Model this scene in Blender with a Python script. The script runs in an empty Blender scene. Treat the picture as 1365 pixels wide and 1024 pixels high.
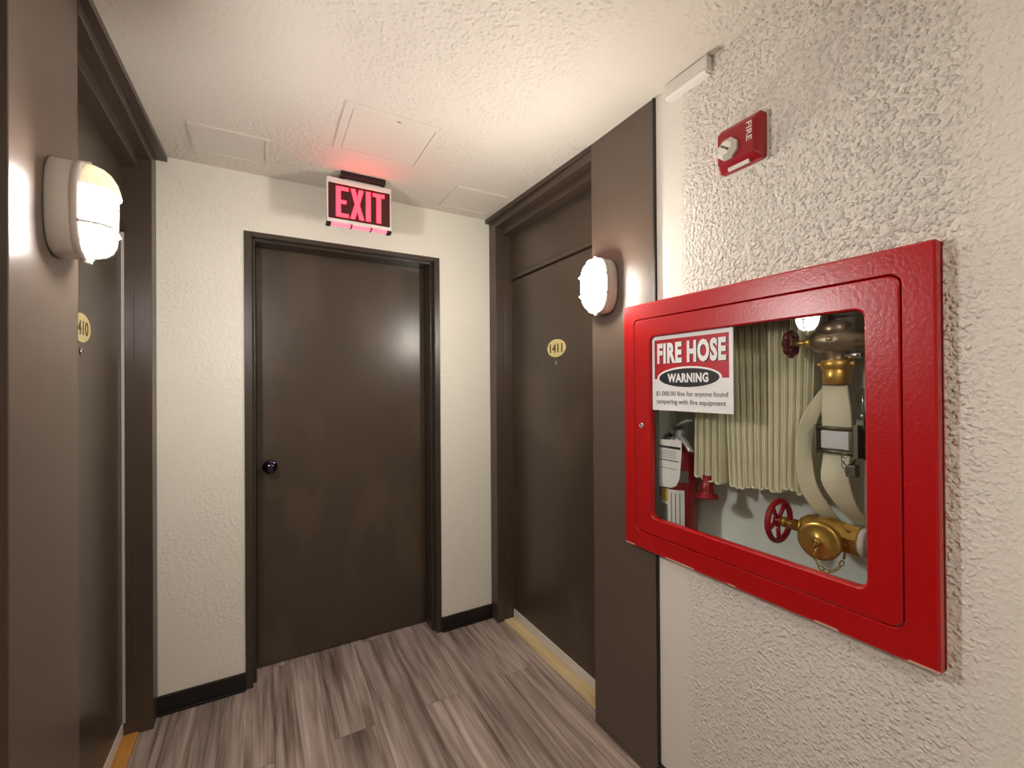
import bpy, bmesh, math, random
from mathutils import Vector, Matrix
random.seed(7)
PI = math.pi
C = bpy.context.scene.collection
SC = bpy.context.scene

# ------------------------------------------------------------------ camera, world, exposure
cam_d = bpy.data.cameras.new('camera')
cam = bpy.data.objects.new('camera', cam_d); C.objects.link(cam)
YAW, PIT, ROL, FPX, EYE = math.radians(29.395), math.radians(0.2418), math.radians(-0.3984), 584.81, 1.35
fwd = Vector((math.sin(YAW)*math.cos(PIT), math.cos(YAW)*math.cos(PIT), math.sin(PIT)))
rgt = Vector((math.cos(YAW), -math.sin(YAW), 0)); upv = rgt.cross(fwd)
r2 = math.cos(ROL)*rgt + math.sin(ROL)*upv
u2 = -math.sin(ROL)*rgt + math.cos(ROL)*upv
M = Matrix((r2, u2, -fwd)).transposed().to_4x4(); M.translation = (0, 0, EYE)
cam.matrix_world = M
cam_d.sensor_fit = 'HORIZONTAL'; cam_d.sensor_width = 36; cam_d.lens = FPX*36/1365
cam_d.clip_start = 0.01
SC.camera = cam
SC.view_settings.view_transform = 'Standard'; SC.view_settings.look = 'None'
SC.view_settings.gamma = 1; SC.view_settings.use_curve_mapping = False
SC.view_settings.exposure = 0.42
w = bpy.data.worlds.new('world'); SC.world = w; w.use_nodes = True
w.node_tree.nodes['Background'].inputs[0].default_value = (0.9, 0.9, 1, 1)
w.node_tree.nodes['Background'].inputs[1].default_value = 0.0
LAMP_LEFT, LAMP_RIGHT, CEIL_FILL = 165, 135, 25.0      # radiances of the two wall lamps and the added ceiling fill

# ------------------------------------------------------------------ dimensions
LX, RX, BY, CZ = -0.39, 1.15, 2.305, 2.32     # left face, right face, back wall, ceiling
REAR = -3.0
LD, RD = -0.483, 1.252                        # faces of the recessed side doors

# ------------------------------------------------------------------ materials
def s2l(c):
    return tuple(((v/255)/12.92 if v/255 <= .04045 else ((v/255+.055)/1.055)**2.4) for v in c)
def newmat(name):
    m = bpy.data.materials.new(name); m.use_nodes = True
    return m, m.node_tree.nodes, m.node_tree.links, m.node_tree.nodes['Principled BSDF']
def mat(name, col, rough=.5, metal=0, bump=0, bscale=80, bdist=.002, var=0, vscale=8, coat=0, spec=.5):
    m, N, L, P = newmat(name)
    c = (*s2l(col), 1)
    P.inputs['Base Color'].default_value = c
    P.inputs['Roughness'].default_value = rough; P.inputs['Metallic'].default_value = metal
    P.inputs['Coat Weight'].default_value = coat; P.inputs['Specular IOR Level'].default_value = spec
    g = N.new('ShaderNodeNewGeometry')
    if bump:
        n = N.new('ShaderNodeTexNoise'); n.inputs['Scale'].default_value = bscale; n.inputs['Detail'].default_value = 3
        b = N.new('ShaderNodeBump'); b.inputs['Strength'].default_value = bump; b.inputs['Distance'].default_value = bdist
        L.new(g.outputs['Position'], n.inputs['Vector']); L.new(n.outputs['Fac'], b.inputs['Height']); L.new(b.outputs['Normal'], P.inputs['Normal'])
    if var:
        n = N.new('ShaderNodeTexNoise'); n.inputs['Scale'].default_value = vscale; n.inputs['Detail'].default_value = 4
        L.new(g.outputs['Position'], n.inputs['Vector'])
        x = N.new('ShaderNodeMix'); x.data_type = 'RGBA'
        x.inputs[6].default_value = tuple(v*(1-var) for v in c[:3])+(1,); x.inputs[7].default_value = tuple(min(1, v*(1+var)) for v in c[:3])+(1,)
        L.new(n.outputs['Fac'], x.inputs[0]); L.new(x.outputs[2], P.inputs['Base Color'])
    return m
def emat(name, col, strength, base=(.8, .8, .8)):
    m, N, L, P = newmat(name)
    P.inputs['Base Color'].default_value = (*base, 1)
    P.inputs['Emission Color'].default_value = (*col, 1); P.inputs['Emission Strength'].default_value = strength
    return m
def math_node(N, L, op, a, b=None, clamp=False):
    n = N.new('ShaderNodeMath'); n.operation = op; n.use_clamp = clamp
    for i, v in enumerate((a, b)):
        if v is None: continue
        if isinstance(v, (int, float)): n.inputs[i].default_value = v
        else: L.new(v, n.inputs[i])
    return n.outputs[0]
def maprange(N, L, v, a, b, c, d, smooth=True):
    n = N.new('ShaderNodeMapRange'); n.interpolation_type = 'SMOOTHSTEP' if smooth else 'LINEAR'
    L.new(v, n.inputs[0])
    for i, q in enumerate((a, b, c, d)): n.inputs[i+1].default_value = q
    return n.outputs[0]

def stucco(name, col, scale, dist, maskscale, mlo, mhi, patches=None, mfloor=.12):
    """textured plaster: knocked-down blobs, worn smooth in places"""
    m, N, L, P = newmat(name)
    P.inputs['Roughness'].default_value = .75; P.inputs['Specular IOR Level'].default_value = .25
    g = N.new('ShaderNodeNewGeometry')
    n = N.new('ShaderNodeTexNoise'); n.inputs['Scale'].default_value = scale; n.inputs['Detail'].default_value = 2.5; n.inputs['Roughness'].default_value = .5
    n.inputs['Distortion'].default_value = .35
    L.new(g.outputs['Position'], n.inputs['Vector'])
    vo = N.new('ShaderNodeTexVoronoi'); vo.feature = 'SMOOTH_F1'; vo.inputs['Scale'].default_value = scale*1.15; vo.inputs['Smoothness'].default_value = .35
    wv = N.new('ShaderNodeVectorMath'); wv.operation = 'MULTIPLY_ADD'; wv.inputs[1].default_value = (.012,)*3
    L.new(n.outputs['Color'], wv.inputs[0]); L.new(g.outputs['Position'], wv.inputs[2]); L.new(wv.outputs[0], vo.inputs['Vector'])
    h = math_node(N, L, 'ADD', maprange(N, L, vo.outputs['Distance'], .05, .62, .75, 0), math_node(N, L, 'MULTIPLY', maprange(N, L, n.outputs['Fac'], .38, .68, 0, 1), .35))
    k = N.new('ShaderNodeTexNoise'); k.inputs['Scale'].default_value = maskscale; k.inputs['Detail'].default_value = 3
    L.new(g.outputs['Position'], k.inputs['Vector'])
    mask = maprange(N, L, k.outputs['Fac'], mlo, mhi, mfloor, 1)
    s = N.new('ShaderNodeSeparateXYZ'); L.new(g.outputs['Position'], s.inputs[0])
    if patches == 'right':
        a = maprange(N, L, s.outputs['Y'], .90, .965, 1, .05)             # plain skim coat by the door panel
        b = maprange(N, L, s.outputs['Y'], .24, .36, .3, 1)              # flatter towards the near end
        d = maprange(N, L, s.outputs['Z'], .75, 1.35, .5, 1)             # thinner coat low on the wall
        mask = math_node(N, L, 'MULTIPLY', math_node(N, L, 'MULTIPLY', math_node(N, L, 'MULTIPLY', mask, a), b), d)
    fine = N.new('ShaderNodeTexNoise'); fine.inputs['Scale'].default_value = 260; fine.inputs['Detail'].default_value = 2
    L.new(g.outputs['Position'], fine.inputs['Vector'])
    hh = math_node(N, L, 'ADD', math_node(N, L, 'MULTIPLY', h, mask), math_node(N, L, 'MULTIPLY', fine.outputs['Fac'], .10))
    b = N.new('ShaderNodeBump'); b.inputs['Strength'].default_value = 1; b.inputs['Distance'].default_value = dist
    L.new(hh, b.inputs['Height']); L.new(b.outputs['Normal'], P.inputs['Normal'])
    c = s2l(col)
    v = N.new('ShaderNodeTexNoise'); v.inputs['Scale'].default_value = 2.2; L.new(g.outputs['Position'], v.inputs['Vector'])
    x = N.new('ShaderNodeMix'); x.data_type = 'RGBA'
    x.inputs[6].default_value = tuple(q*.94 for q in c)+(1,); x.inputs[7].default_value = tuple(min(1, q*1.04) for q in c)+(1,)
    L.new(v.outputs['Fac'], x.inputs[0]); L.new(x.outputs[2], P.inputs['Base Color'])
    return m

def brown_paint(name, col, rough, chips=0, scuff=0):
    m, N, L, P = newmat(name)
    P.inputs['Specular IOR Level'].default_value = .5
    g = N.new('ShaderNodeNewGeometry'); c = s2l(col)
    n = N.new('ShaderNodeTexNoise'); n.inputs['Scale'].default_value = 5; n.inputs['Detail'].default_value = 5
    L.new(g.outputs['Position'], n.inputs['Vector'])
    x = N.new('ShaderNodeMix'); x.data_type = 'RGBA'
    x.inputs[6].default_value = tuple(q*.88 for q in c)+(1,); x.inputs[7].default_value = tuple(q*1.12 for q in c)+(1,)
    L.new(n.outputs['Fac'], x.inputs[0]); out = x.outputs[2]
    if chips:
        v = N.new('ShaderNodeTexVoronoi'); v.inputs['Scale'].default_value = 16; L.new(g.outputs['Position'], v.inputs['Vector'])
        d = maprange(N, L, v.outputs['Distance'], .02, .05, 1, 0, False)
        sx = N.new('ShaderNodeSeparateColor'); L.new(v.outputs['Color'], sx.inputs[0])
        sel = math_node(N, L, 'GREATER_THAN', sx.outputs[0], .88)
        f = math_node(N, L, 'MULTIPLY', d, sel)
        y = N.new('ShaderNodeMix'); y.data_type = 'RGBA'; y.inputs[7].default_value = (*s2l((190, 170, 140)), 1)
        L.new(out, y.inputs[6]); L.new(f, y.inputs[0]); out = y.outputs[2]
    rn = N.new('ShaderNodeTexNoise'); rn.inputs['Scale'].default_value = 3.2 if scuff else 6; rn.inputs['Detail'].default_value = 4
    mp = N.new('ShaderNodeMapping'); mp.inputs['Rotation'].default_value = (0, .5, 0); mp.inputs['Scale'].default_value = (1.6, 1, .8)
    L.new(g.outputs['Position'], mp.inputs['Vector']); L.new(mp.outputs[0], rn.inputs['Vector'])
    if scuff:      # pale rubbed smudges
        P.inputs['Roughness'].default_value = rough
        q = N.new('ShaderNodeMix'); q.data_type = 'RGBA'; q.inputs[7].default_value = tuple(v*1.45 for v in c)+(1,)
        L.new(out, q.inputs[6]); L.new(maprange(N, L, rn.outputs['Fac'], .47, .68, 0, .75), q.inputs[0]); out = q.outputs[2]
    else: L.new(maprange(N, L, rn.outputs['Fac'], .1, .9, rough-.04, rough+.04, False), P.inputs['Roughness'])
    L.new(out, P.inputs['Base Color'])
    if scuff:
        return m
    fb = N.new('ShaderNodeTexNoise'); fb.inputs['Scale'].default_value = 210; fb.inputs['Detail'].default_value = 2
    L.new(g.outputs['Position'], fb.inputs['Vector'])
    b = N.new('ShaderNodeBump'); b.inputs['Strength'].default_value = .35; b.inputs['Distance'].default_value = .0006
    L.new(fb.outputs['Fac'], b.inputs['Height']); L.new(b.outputs['Normal'], P.inputs['Normal'])
    return m

def red_paint():
    m, N, L, P = newmat('red enamel')
    g = N.new('ShaderNodeNewGeometry'); c = s2l((178, 8, 14))
    n = N.new('ShaderNodeTexNoise'); n.inputs['Scale'].default_value = 130; n.inputs['Detail'].default_value = 2
    L.new(g.outputs['Position'], n.inputs['Vector'])
    b = N.new('ShaderNodeBump'); b.inputs['Strength'].default_value = .35; b.inputs['Distance'].default_value = .0012
    L.new(n.outputs['Fac'], b.inputs['Height']); L.new(b.outputs['Normal'], P.inputs['Normal'])
    s = N.new('ShaderNodeSeparateXYZ'); L.new(g.outputs['Position'], s.inputs[0])
    # paint chipped off along the bottom edge
    e = maprange(N, L, s.outputs['Z'], .7945, .7985, 1, 0, False)
    k = N.new('ShaderNodeTexNoise'); k.inputs['Scale'].default_value = 9; k.inputs['Detail'].default_value = 4
    L.new(g.outputs['Position'], k.inputs['Vector'])
    f = math_node(N, L, 'MULTIPLY', e, math_node(N, L, 'GREATER_THAN', k.outputs['Fac'], .53))
    y = N.new('ShaderNodeMix'); y.data_type = 'RGBA'
    y.inputs[6].default_value = (*c, 1); y.inputs[7].default_value = (*s2l((235, 200, 180)), 1)
    L.new(f, y.inputs[0]); L.new(y.outputs[2], P.inputs['Base Color'])
    P.inputs['Roughness'].default_value = .3; P.inputs['Specular IOR Level'].default_value = .55
    return m

def plank_mat():
    m, N, L, P = newmat('grey brown vinyl plank')
    tc = N.new('ShaderNodeTexCoord'); oi = N.new('ShaderNodeObjectInfo')
    add = N.new('ShaderNodeVectorMath'); add.operation = 'ADD'
    cx = N.new('ShaderNodeCombineXYZ')
    L.new(math_node(N, L, 'MULTIPLY', oi.outputs['Random'], 37.0), cx.inputs[0]); L.new(math_node(N, L, 'MULTIPLY', oi.outputs['Random'], 91.0), cx.inputs[1])
    L.new(tc.outputs['Object'], add.inputs[0]); L.new(cx.outputs[0], add.inputs[1])
    def streak(sx, sy, det, dist):
        mp = N.new('ShaderNodeMapping'); mp.inputs['Scale'].default_value = (sx, sy, 1); L.new(add.outputs[0], mp.inputs['Vector'])
        n = N.new('ShaderNodeTexNoise'); n.inputs['Scale'].default_value = 1; n.inputs['Detail'].default_value = det; n.inputs['Distortion'].default_value = dist
        L.new(mp.outputs[0], n.inputs['Vector']); return n.outputs['Fac']
    a = streak(34, 1.7, 4, .5); b = streak(120, 3.0, 3, .3); d = streak(9, 1.2, 3, .6)
    mixv = math_node(N, L, 'ADD', math_node(N, L, 'MULTIPLY', a, .5), math_node(N, L, 'ADD', math_node(N, L, 'MULTIPLY', b, .25), math_node(N, L, 'MULTIPLY', d, .25)))
    cr = N.new('ShaderNodeValToRGB'); e = cr.color_ramp.elements
    e[0].position = .36; e[0].color = (*s2l((104, 86, 76)), 1); e[1].position = .66; e[1].color = (*s2l((214, 196, 184)), 1)
    q = e.new(.50); q.color = (*s2l((168, 149, 138)), 1)
    L.new(mixv, cr.inputs[0])
    hv = N.new('ShaderNodeHueSaturation'); L.new(cr.outputs[0], hv.inputs['Color'])
    L.new(maprange(N, L, oi.outputs['Random'], 0, 1, .88, 1.12, False), hv.inputs['Value'])
    L.new(hv.outputs[0], P.inputs['Base Color'])
    P.inputs['Roughness'].default_value = .5; P.inputs['Specular IOR Level'].default_value = .35
    bp = N.new('ShaderNodeBump'); bp.inputs['Strength'].default_value = .25; bp.inputs['Distance'].default_value = .001
    L.new(mixv, bp.inputs['Height']); L.new(bp.outputs['Normal'], P.inputs['Normal'])
    return m

def pine_mat(name, c0, c1):
    m, N, L, P = newmat(name)
    g = N.new('ShaderNodeNewGeometry'); mp = N.new('ShaderNodeMapping'); mp.inputs['Scale'].default_value = (70, 3.5, 30)
    L.new(g.outputs['Position'], mp.inputs['Vector'])
    n = N.new('ShaderNodeTexNoise'); n.inputs['Scale'].default_value = 1; n.inputs['Detail'].default_value = 4; L.new(mp.outputs[0], n.inputs['Vector'])
    v = N.new('ShaderNodeTexVoronoi'); v.inputs['Scale'].default_value = 9; L.new(g.outputs['Position'], v.inputs['Vector'])
    k = maprange(N, L, v.outputs['Distance'], .06, .13, .0, 1)
    x = N.new('ShaderNodeMix'); x.data_type = 'RGBA'
    x.inputs[6].default_value = (*s2l(c0), 1); x.inputs[7].default_value = (*s2l(c1), 1)
    L.new(math_node(N, L, 'MULTIPLY', n.outputs['Fac'], k), x.inputs[0]); L.new(x.outputs[2], P.inputs['Base Color'])
    P.inputs['Roughness'].default_value = .5
    return m

def glass_mat():
    m, N, L, P = newmat('cabinet glass')
    N.remove(P); o = N['Material Output']
    t = N.new('ShaderNodeBsdfTransparent'); t.inputs[0].default_value = (.975, .985, .975, 1)
    g = N.new('ShaderNodeBsdfGlossy'); g.inputs['Roughness'].default_value = .01
    f = N.new('ShaderNodeFresnel'); f.inputs[0].default_value = 1.5
    x = N.new('ShaderNodeMixShader')
    ge = N.new('ShaderNodeNewGeometry')      # the outer surface reflects for both faces of the thin pane
    k = math_node(N, L, 'MULTIPLY', math_node(N, L, 'SUBTRACT', 1.0, ge.outputs['Backfacing']), 1.7)
    L.new(math_node(N, L, 'MULTIPLY', f.outputs[0], k, True), x.inputs[0]); L.new(t.outputs[0], x.inputs[1]); L.new(g.outputs[0], x.inputs[2]); L.new(x.outputs[0], o.inputs[0])
    return m
def hose_mat():
    m, N, L, P = newmat('cream canvas hose')
    tc = N.new('ShaderNodeTexCoord')
    wv = N.new('ShaderNodeTexNoise'); wv.inputs['Scale'].default_value = 300; L.new(tc.outputs['Object'], wv.inputs['Vector'])
    n = N.new('ShaderNodeTexNoise'); n.inputs['Scale'].default_value = 14; L.new(tc.outputs['Object'], n.inputs['Vector'])
    x = N.new('ShaderNodeMix'); x.data_type = 'RGBA'
    x.inputs[6].default_value = (*s2l((216, 209, 176)), 1); x.inputs[7].default_value = (*s2l((238, 233, 208)), 1)
    L.new(n.outputs['Fac'], x.inputs[0]); L.new(x.outputs[2], P.inputs['Base Color'])
    b = N.new('ShaderNodeBump'); b.inputs['Strength'].default_value = .15; b.inputs['Distance'].default_value = .0006
    L.new(wv.outputs['Fac'], b.inputs['Height']); L.new(b.outputs['Normal'], P.inputs['Normal'])
    P.inputs['Roughness'].default_value = .8
    return m

M_wall_r = stucco('right wall stucco', (236, 230, 219), 82, .0078, 1.4, .26, .44, 'right', .6)
M_wall_b = stucco('back wall stucco', (236, 231, 216), 58, .0018, 2.0, .40, .62)
M_ceil = stucco('ceiling texture', (220, 211, 199), 56, .0045, 1.6, .40, .58)
M_flat = mat('smooth ceiling paint', (218, 209, 197), .7, bump=.2, bscale=150, bdist=.0008)
M_brown = brown_paint('dark brown paint', (74, 61, 51), .34)
M_brownp = brown_paint('dark brown paint with chips', (95, 81, 70), .36, chips=1)
M_door = brown_paint('dark brown door paint', (72, 60, 49), .30, scuff=1)
M_black = mat('black vinyl', (26, 22, 20), .45)
M_frame = mat('dark brown metal frame', (64, 54, 46), .35)
M_red = red_paint()
M_redp = mat('red plastic', (150, 12, 28), .32)
M_dred = mat('dark red casting', (88, 10, 24), .35)
M_wred = mat('red handwheel enamel', (150, 12, 26), .3)
M_white = mat('white plastic', (228, 224, 216), .4)
M_lampw = mat('white lamp housing', (222, 214, 206), .4)
M_hood = mat('cream lamp hood', (236, 230, 214), .4)
_N, _L = M_hood.node_tree.nodes, M_hood.node_tree.links      # lets a trace of the light through
_t = _N.new('ShaderNodeBsdfTranslucent'); _t.inputs[0].default_value = (.10, .098, .085, 1); _a = _N.new('ShaderNodeAddShader')
_L.new(_N['Principled BSDF'].outputs[0], _a.inputs[0]); _L.new(_t.outputs[0], _a.inputs[1]); _L.new(_a.outputs[0], _N['Material Output'].inputs[0])
M_lensL = emat('left lamp diffuser', (1, .955, .94), LAMP_LEFT)
M_lensR = emat('right lamp diffuser', (1, .95, .85), LAMP_RIGHT)
M_ceilfill = emat('added fill diffuser', (1, .95, .88), CEIL_FILL)
M_glass = glass_mat()
M_hose = hose_mat()
M_brass = mat('brass', (206, 166, 86), .34, metal=.85, bump=.2, bscale=120, bdist=.001, var=.12, vscale=40)
M_brassd = mat('dull dark brass', (140, 124, 100), .32, metal=.85, var=.15, vscale=40)
M_chrome = mat('chrome', (205, 205, 205), .18, metal=1)
M_plate = mat('bright clamp plate', (226, 228, 230), .3, metal=.35)
M_alloy = mat('bright cast alloy', (222, 222, 220), .3, metal=.45)
M_steel = mat('grey steel', (120, 118, 104), .4, metal=.9)
M_bronze = mat('dark polished bronze', (74, 66, 88), .12, metal=1)
M_box = mat('pale cabinet lining', (226, 230, 220), .5, var=.05)
M_gblack = mat('gloss black', (14, 14, 16), .35)
M_paper = mat('white paper', (236, 236, 230), .6)
M_sign = mat('white sign plastic', (240, 238, 236), .35)
M_sred = mat('sign red print', (184, 22, 34), .4)
M_sblk = mat('black print', (18, 16, 18), .5)
M_grey = mat('grey print', (120, 118, 112), .6)
M_yel = mat('yellow print', (214, 180, 30), .5)
M_plaque = mat('pale brass plaque', (232, 216, 150), .35, metal=.35)
M_numb = mat('brown engraved print', (92, 74, 30), .5)
M_pine = pine_mat('pine strip', (190, 152, 92), (252, 234, 188))
M_oak = pine_mat('orange pine strip', (170, 106, 40), (228, 168, 88))
M_plank = plank_mat()
M_strip = mat('pale weather seal', (190, 180, 172), .5)
M_sub = mat('dark subfloor', (50, 42, 38), .8)
M_exitblk = emat('exit sign dark red glass', (1, .0, .03), .035, (.004, .001, .001))
M_exitlet = emat('exit letters glow', (1.0, .0135, .022), 8.0, (.25, .01, .02))
M_exitdn = emat('exit downlight window', (1.0, .10, .15), 2.2, (.4, .05, .08))
M_clear = mat('clear strobe lens', (232, 232, 226), .1, metal=.5)
M_metalwht = mat('white aluminium', (226, 222, 216), .35, metal=.2)

# ------------------------------------------------------------------ mesh helpers
WL = {}     # world location of every built object
class MB:
    def __init__(s): s.bm = bmesh.new(); s.mi = 0
    def faces(s, vs, fs, smooth=False):
        bv = [s.bm.verts.new(v) for v in vs]
        for f in fs:
            try:
                q = s.bm.faces.new([bv[i] for i in f]); q.material_index = s.mi; q.smooth = smooth
            except ValueError: pass
        return bv
    def box(s, x0, x1, y0, y1, z0, z1, bev=0):
        x0, x1 = sorted((x0, x1)); y0, y1 = sorted((y0, y1)); z0, z1 = sorted((z0, z1))
        vs = [(x, y, z) for x in (x0, x1) for y in (y0, y1) for z in (z0, z1)]
        b = s.faces(vs, [(0, 1, 3, 2), (4, 6, 7, 5), (0, 4, 5, 1), (2, 3, 7, 6), (0, 2, 6, 4), (1, 5, 7, 3)])
        if bev:
            es = set(e for v in b for e in v.link_edges)
            r = bmesh.ops.bevel(s.bm, geom=list(es), offset=bev, segments=2, affect='EDGES', profile=.5)
            for f in r['faces']: f.material_index = s.mi
        return s
    def loft(s, rings, cap0=True, cap1=True, smooth=True, closed=True):
        n = len(rings[0]); vs = [v for r in rings for v in r]; fs = []
        for i in range(len(rings)-1):
            for j in range(n if closed else n-1):
                k = (j+1) % n
                fs.append((i*n+j, i*n+k, (i+1)*n+k, (i+1)*n+j))
        bv = s.faces(vs, fs, smooth)
        if cap0: q = s.bm.faces.new(bv[:n][::-1]); q.material_index = s.mi
        if cap1: q = s.bm.faces.new(bv[-n:]); q.material_index = s.mi
        return s
    def lathe(s, prof, origin, axis, seg=24, smooth=True):
        """prof: (distance along axis, radius)"""
        a = Vector(axis).normalized(); o = Vector(origin)
        p = a.orthogonal().normalized(); q = a.cross(p)
        rings = [[o+a*d+(p*math.cos(2*PI*k/seg)+q*math.sin(2*PI*k/seg))*max(r, 1e-5) for k in range(seg)] for d, r in prof]
        return s.loft(rings, True, True, smooth)
    def cyl(s, p0, p1, r, seg=16):
        p0 = Vector(p0); p1 = Vector(p1)
        return s.lathe([(0, r), ((p1-p0).length, r)], p0, p1-p0, seg)
    def tube(s, path, r, seg=8, closed=False):
        P = [Vector(p) for p in path]; n = len(P); rings = []
        t0 = (P[1]-P[0]).normalized(); nrm = t0.orthogonal().normalized()
        for i in range(n):
            t = ((P[(i+1) % n] if closed else P[min(i+1, n-1)])-(P[i-1] if closed or i else P[0])).normalized()
            nrm = (nrm-t*nrm.dot(t)).normalized(); b = t.cross(nrm)
            rings.append([P[i]+(nrm*math.cos(2*PI*k/seg)+b*math.sin(2*PI*k/seg))*r for k in range(seg)])
        if closed: rings.append(rings[0]); return s.loft(rings, False, False)
        return s.loft(rings)
    def prism(s, outline, f0, f1, smooth=False):
        """outline of 2-d points, f0/f1 map them to 3-d front and back"""
        return s.loft([[f0(*p) for p in outline], [f1(*p) for p in outline]], smooth=smooth)
    def ring(s, outer, inner, f0, f1):
        n = len(outer); vs = [f0(*p) for p in outer]+[f0(*p) for p in inner]+[f1(*p) for p in outer]+[f1(*p) for p in inner]; fs = []
        for j in range(n):
            k = (j+1) % n
            fs += [(j, k, n+k, n+j), (2*n+k, 2*n+j, 3*n+j, 3*n+k), (k, j, 2*n+j, 2*n+k), (n+j, n+k, 3*n+k, 3*n+j)]
        s.faces(vs, fs); return s
    def ribbon(s, path, widthdirs, thick, smooth=True):
        """path of centre points; widthdirs: half-width vectors; flat hose with rounded edges"""
        P = [Vector(p) for p in path]; rings = []
        for i, p in enumerate(P):
            t = (P[min(i+1, len(P)-1)]-P[max(i-1, 0)]).normalized()
            wv = Vector(widthdirs[i]) if isinstance(widthdirs, list) else Vector(widthdirs)
            n = t.cross(wv).normalized()*thick/2
            rings.append([p+wv*a+n*b for a, b in ((-1, 0), (-.93, 1), (0, 1), (.93, 1), (1, 0), (.93, -1), (0, -1), (-.93, -1))])
        return s.loft(rings, smooth=smooth)
    def mesh(s, me, f):
        vs = [f(*v.co) for v in me.vertices]
        s.faces(vs, [tuple(p.vertices) for p in me.polygons]); return s
    def build(s, name, m, parent=None, kind=None, label=None, origin=None):
        bmesh.ops.recalc_face_normals(s.bm, faces=s.bm.faces[:])
        me = bpy.data.meshes.new(name); s.bm.to_mesh(me); s.bm.free()
        for q in (m if isinstance(m, (list, tuple)) else [m]): me.materials.append(q)
        xs = [v.co for v in me.vertices]
        lo = Vector((min(v.x for v in xs), min(v.y for v in xs), min(v.z for v in xs))); hi = Vector((max(v.x for v in xs), max(v.y for v in xs), max(v.z for v in xs)))
        c = Vector(origin) if origin else (lo+hi)/2
        me.transform(Matrix.Translation(-c))
        o = bpy.data.objects.new(name, me); C.objects.link(o)
        if parent: o.parent = parent; o.location = c-WL[parent]
        else: o.location = c
        WL[o] = c
        if kind: o['kind'] = kind
        if label: o['label'] = label
        return o
def empty(name, loc, label=None, cat=None, group=None, kind=None):
    o = bpy.data.objects.new(name, None); C.objects.link(o); o.location = loc; o.empty_display_size = .05; WL[o] = Vector(loc)
    for k, v in (('label', label), ('category', cat), ('group', group), ('kind', kind)):
        if v: o[k] = v
    return o
def tag(o, label, cat, group=None):
    o['label'] = label; o['category'] = cat
    if group: o['group'] = group
    return o
def dup(o, parent=None):
    c = o.copy(); C.objects.link(c)
    if parent: c.parent = parent
    for ch in list(o.children): dup(ch, c)
    return c
def rrect(a0, a1, b0, b1, r, seg=5):
    pts = []
    for cx, cy, s in ((a1-r, b1-r, 0), (a0+r, b1-r, 1), (a0+r, b0+r, 2), (a1-r, b0+r, 3)):
        for k in range(seg+1):
            t = PI/2*(s+k/seg); pts.append((cx+r*math.cos(t), cy+r*math.sin(t)))
    return pts
def superell(a, b, n=2.6, seg=40):
    pts = []
    for k in range(seg):
        t = 2*PI*k/seg; c, s = math.cos(t), math.sin(t)
        pts.append((a*math.copysign(abs(c)**(2/n), c), b*math.copysign(abs(s)**(2/n), s)))
    return pts
def textmesh(txt, w, h, bold=0, sp=1.0):
    """text as a mesh, lower left at 0,0, scaled to w x h"""
    cu = bpy.data.curves.new('t', 'FONT'); cu.body = txt; cu.offset = bold; cu.extrude = .001; cu.resolution_u = 3; cu.space_character = sp
    o = bpy.data.objects.new('t', cu); C.objects.link(o)
    dg = bpy.context.evaluated_depsgraph_get(); dg.update()
    me = bpy.data.meshes.new_from_object(o.evaluated_get(dg))
    bpy.data.objects.remove(o); bpy.data.curves.remove(cu)
    x0 = min(v.co.x for v in me.vertices); x1 = max(v.co.x for v in me.vertices)
    y0 = min(v.co.y for v in me.vertices); y1 = max(v.co.y for v in me.vertices)
    for v in me.vertices: v.co = ((v.co.x-x0)/(x1-x0)*w, (v.co.y-y0)/(y1-y0)*h, 1 if v.co.z > 0 else 0)
    return me

# ================================================================== the setting
fl = MB().box(-.62, 1.4, REAR, 2.6, -.06, -.004).build('floor', M_sub, kind='structure')
PW, PL = .186, 1.22
x = .957-8*PW; i = 0
while x < 1.32:
    y = 1.805-(.61 if i % 2 else 0)-PL*4
    while y < 2.55:
        xa, xb, ya, yb = max(x, -.6)+.0006, min(x+PW, 1.32)-.0006, max(y, REAR+.02)+.0006, min(y+PL, 2.5)-.0006
        if xb > xa+.01 and yb > ya+.01:
            MB().box(xa, xb, ya, yb, -.0045, 0, .0007).build('plank', M_plank, fl)
        y += PL
    x += PW; i += 1
b = MB().box(-.62, 1.4, REAR-.05, 2.6, CZ, CZ+.1)
b.build('ceiling', M_ceil, kind='structure')
# back wall around the door opening
DX0, DX1, DZ = -.08, .842, 2.055
b = MB(); b.box(-.62, DX0, BY, 2.55, 0, CZ); b.box(DX1, 1.4, BY, 2.55, 0, CZ); b.box(DX0, DX1, BY, 2.55, DZ, CZ)
b.build('wall_back', M_wall_b, kind='structure')
# right wall around the hose cabinet recess
CY0, CY1, CZ0, CZ1 = .365, 1.14, .825, 1.595
PY0, PY1, SY = 1.055, 1.378, 2.222          # door side panel from .. to, far stile start (right)
WX = RX+.006
b = MB(); b.box(WX, 1.42, REAR, CY0, 0, CZ); b.box(WX, 1.42, CY0, PY0, 0, CZ0); b.box(WX, 1.42, CY0, PY0, CZ1, CZ)
b.build('wall_right', M_wall_r, kind='structure')
# left wall beyond the door bay (mostly behind the camera)
b = MB(); b.box(-.55, LX, REAR, .20, 0, CZ)
b.build('wall_left', M_wall_r, kind='structure')
MB().box(-.62, 1.42, REAR-.1, REAR, 0, CZ).build('wall_rear', M_wall_b, kind='structure')
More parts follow.
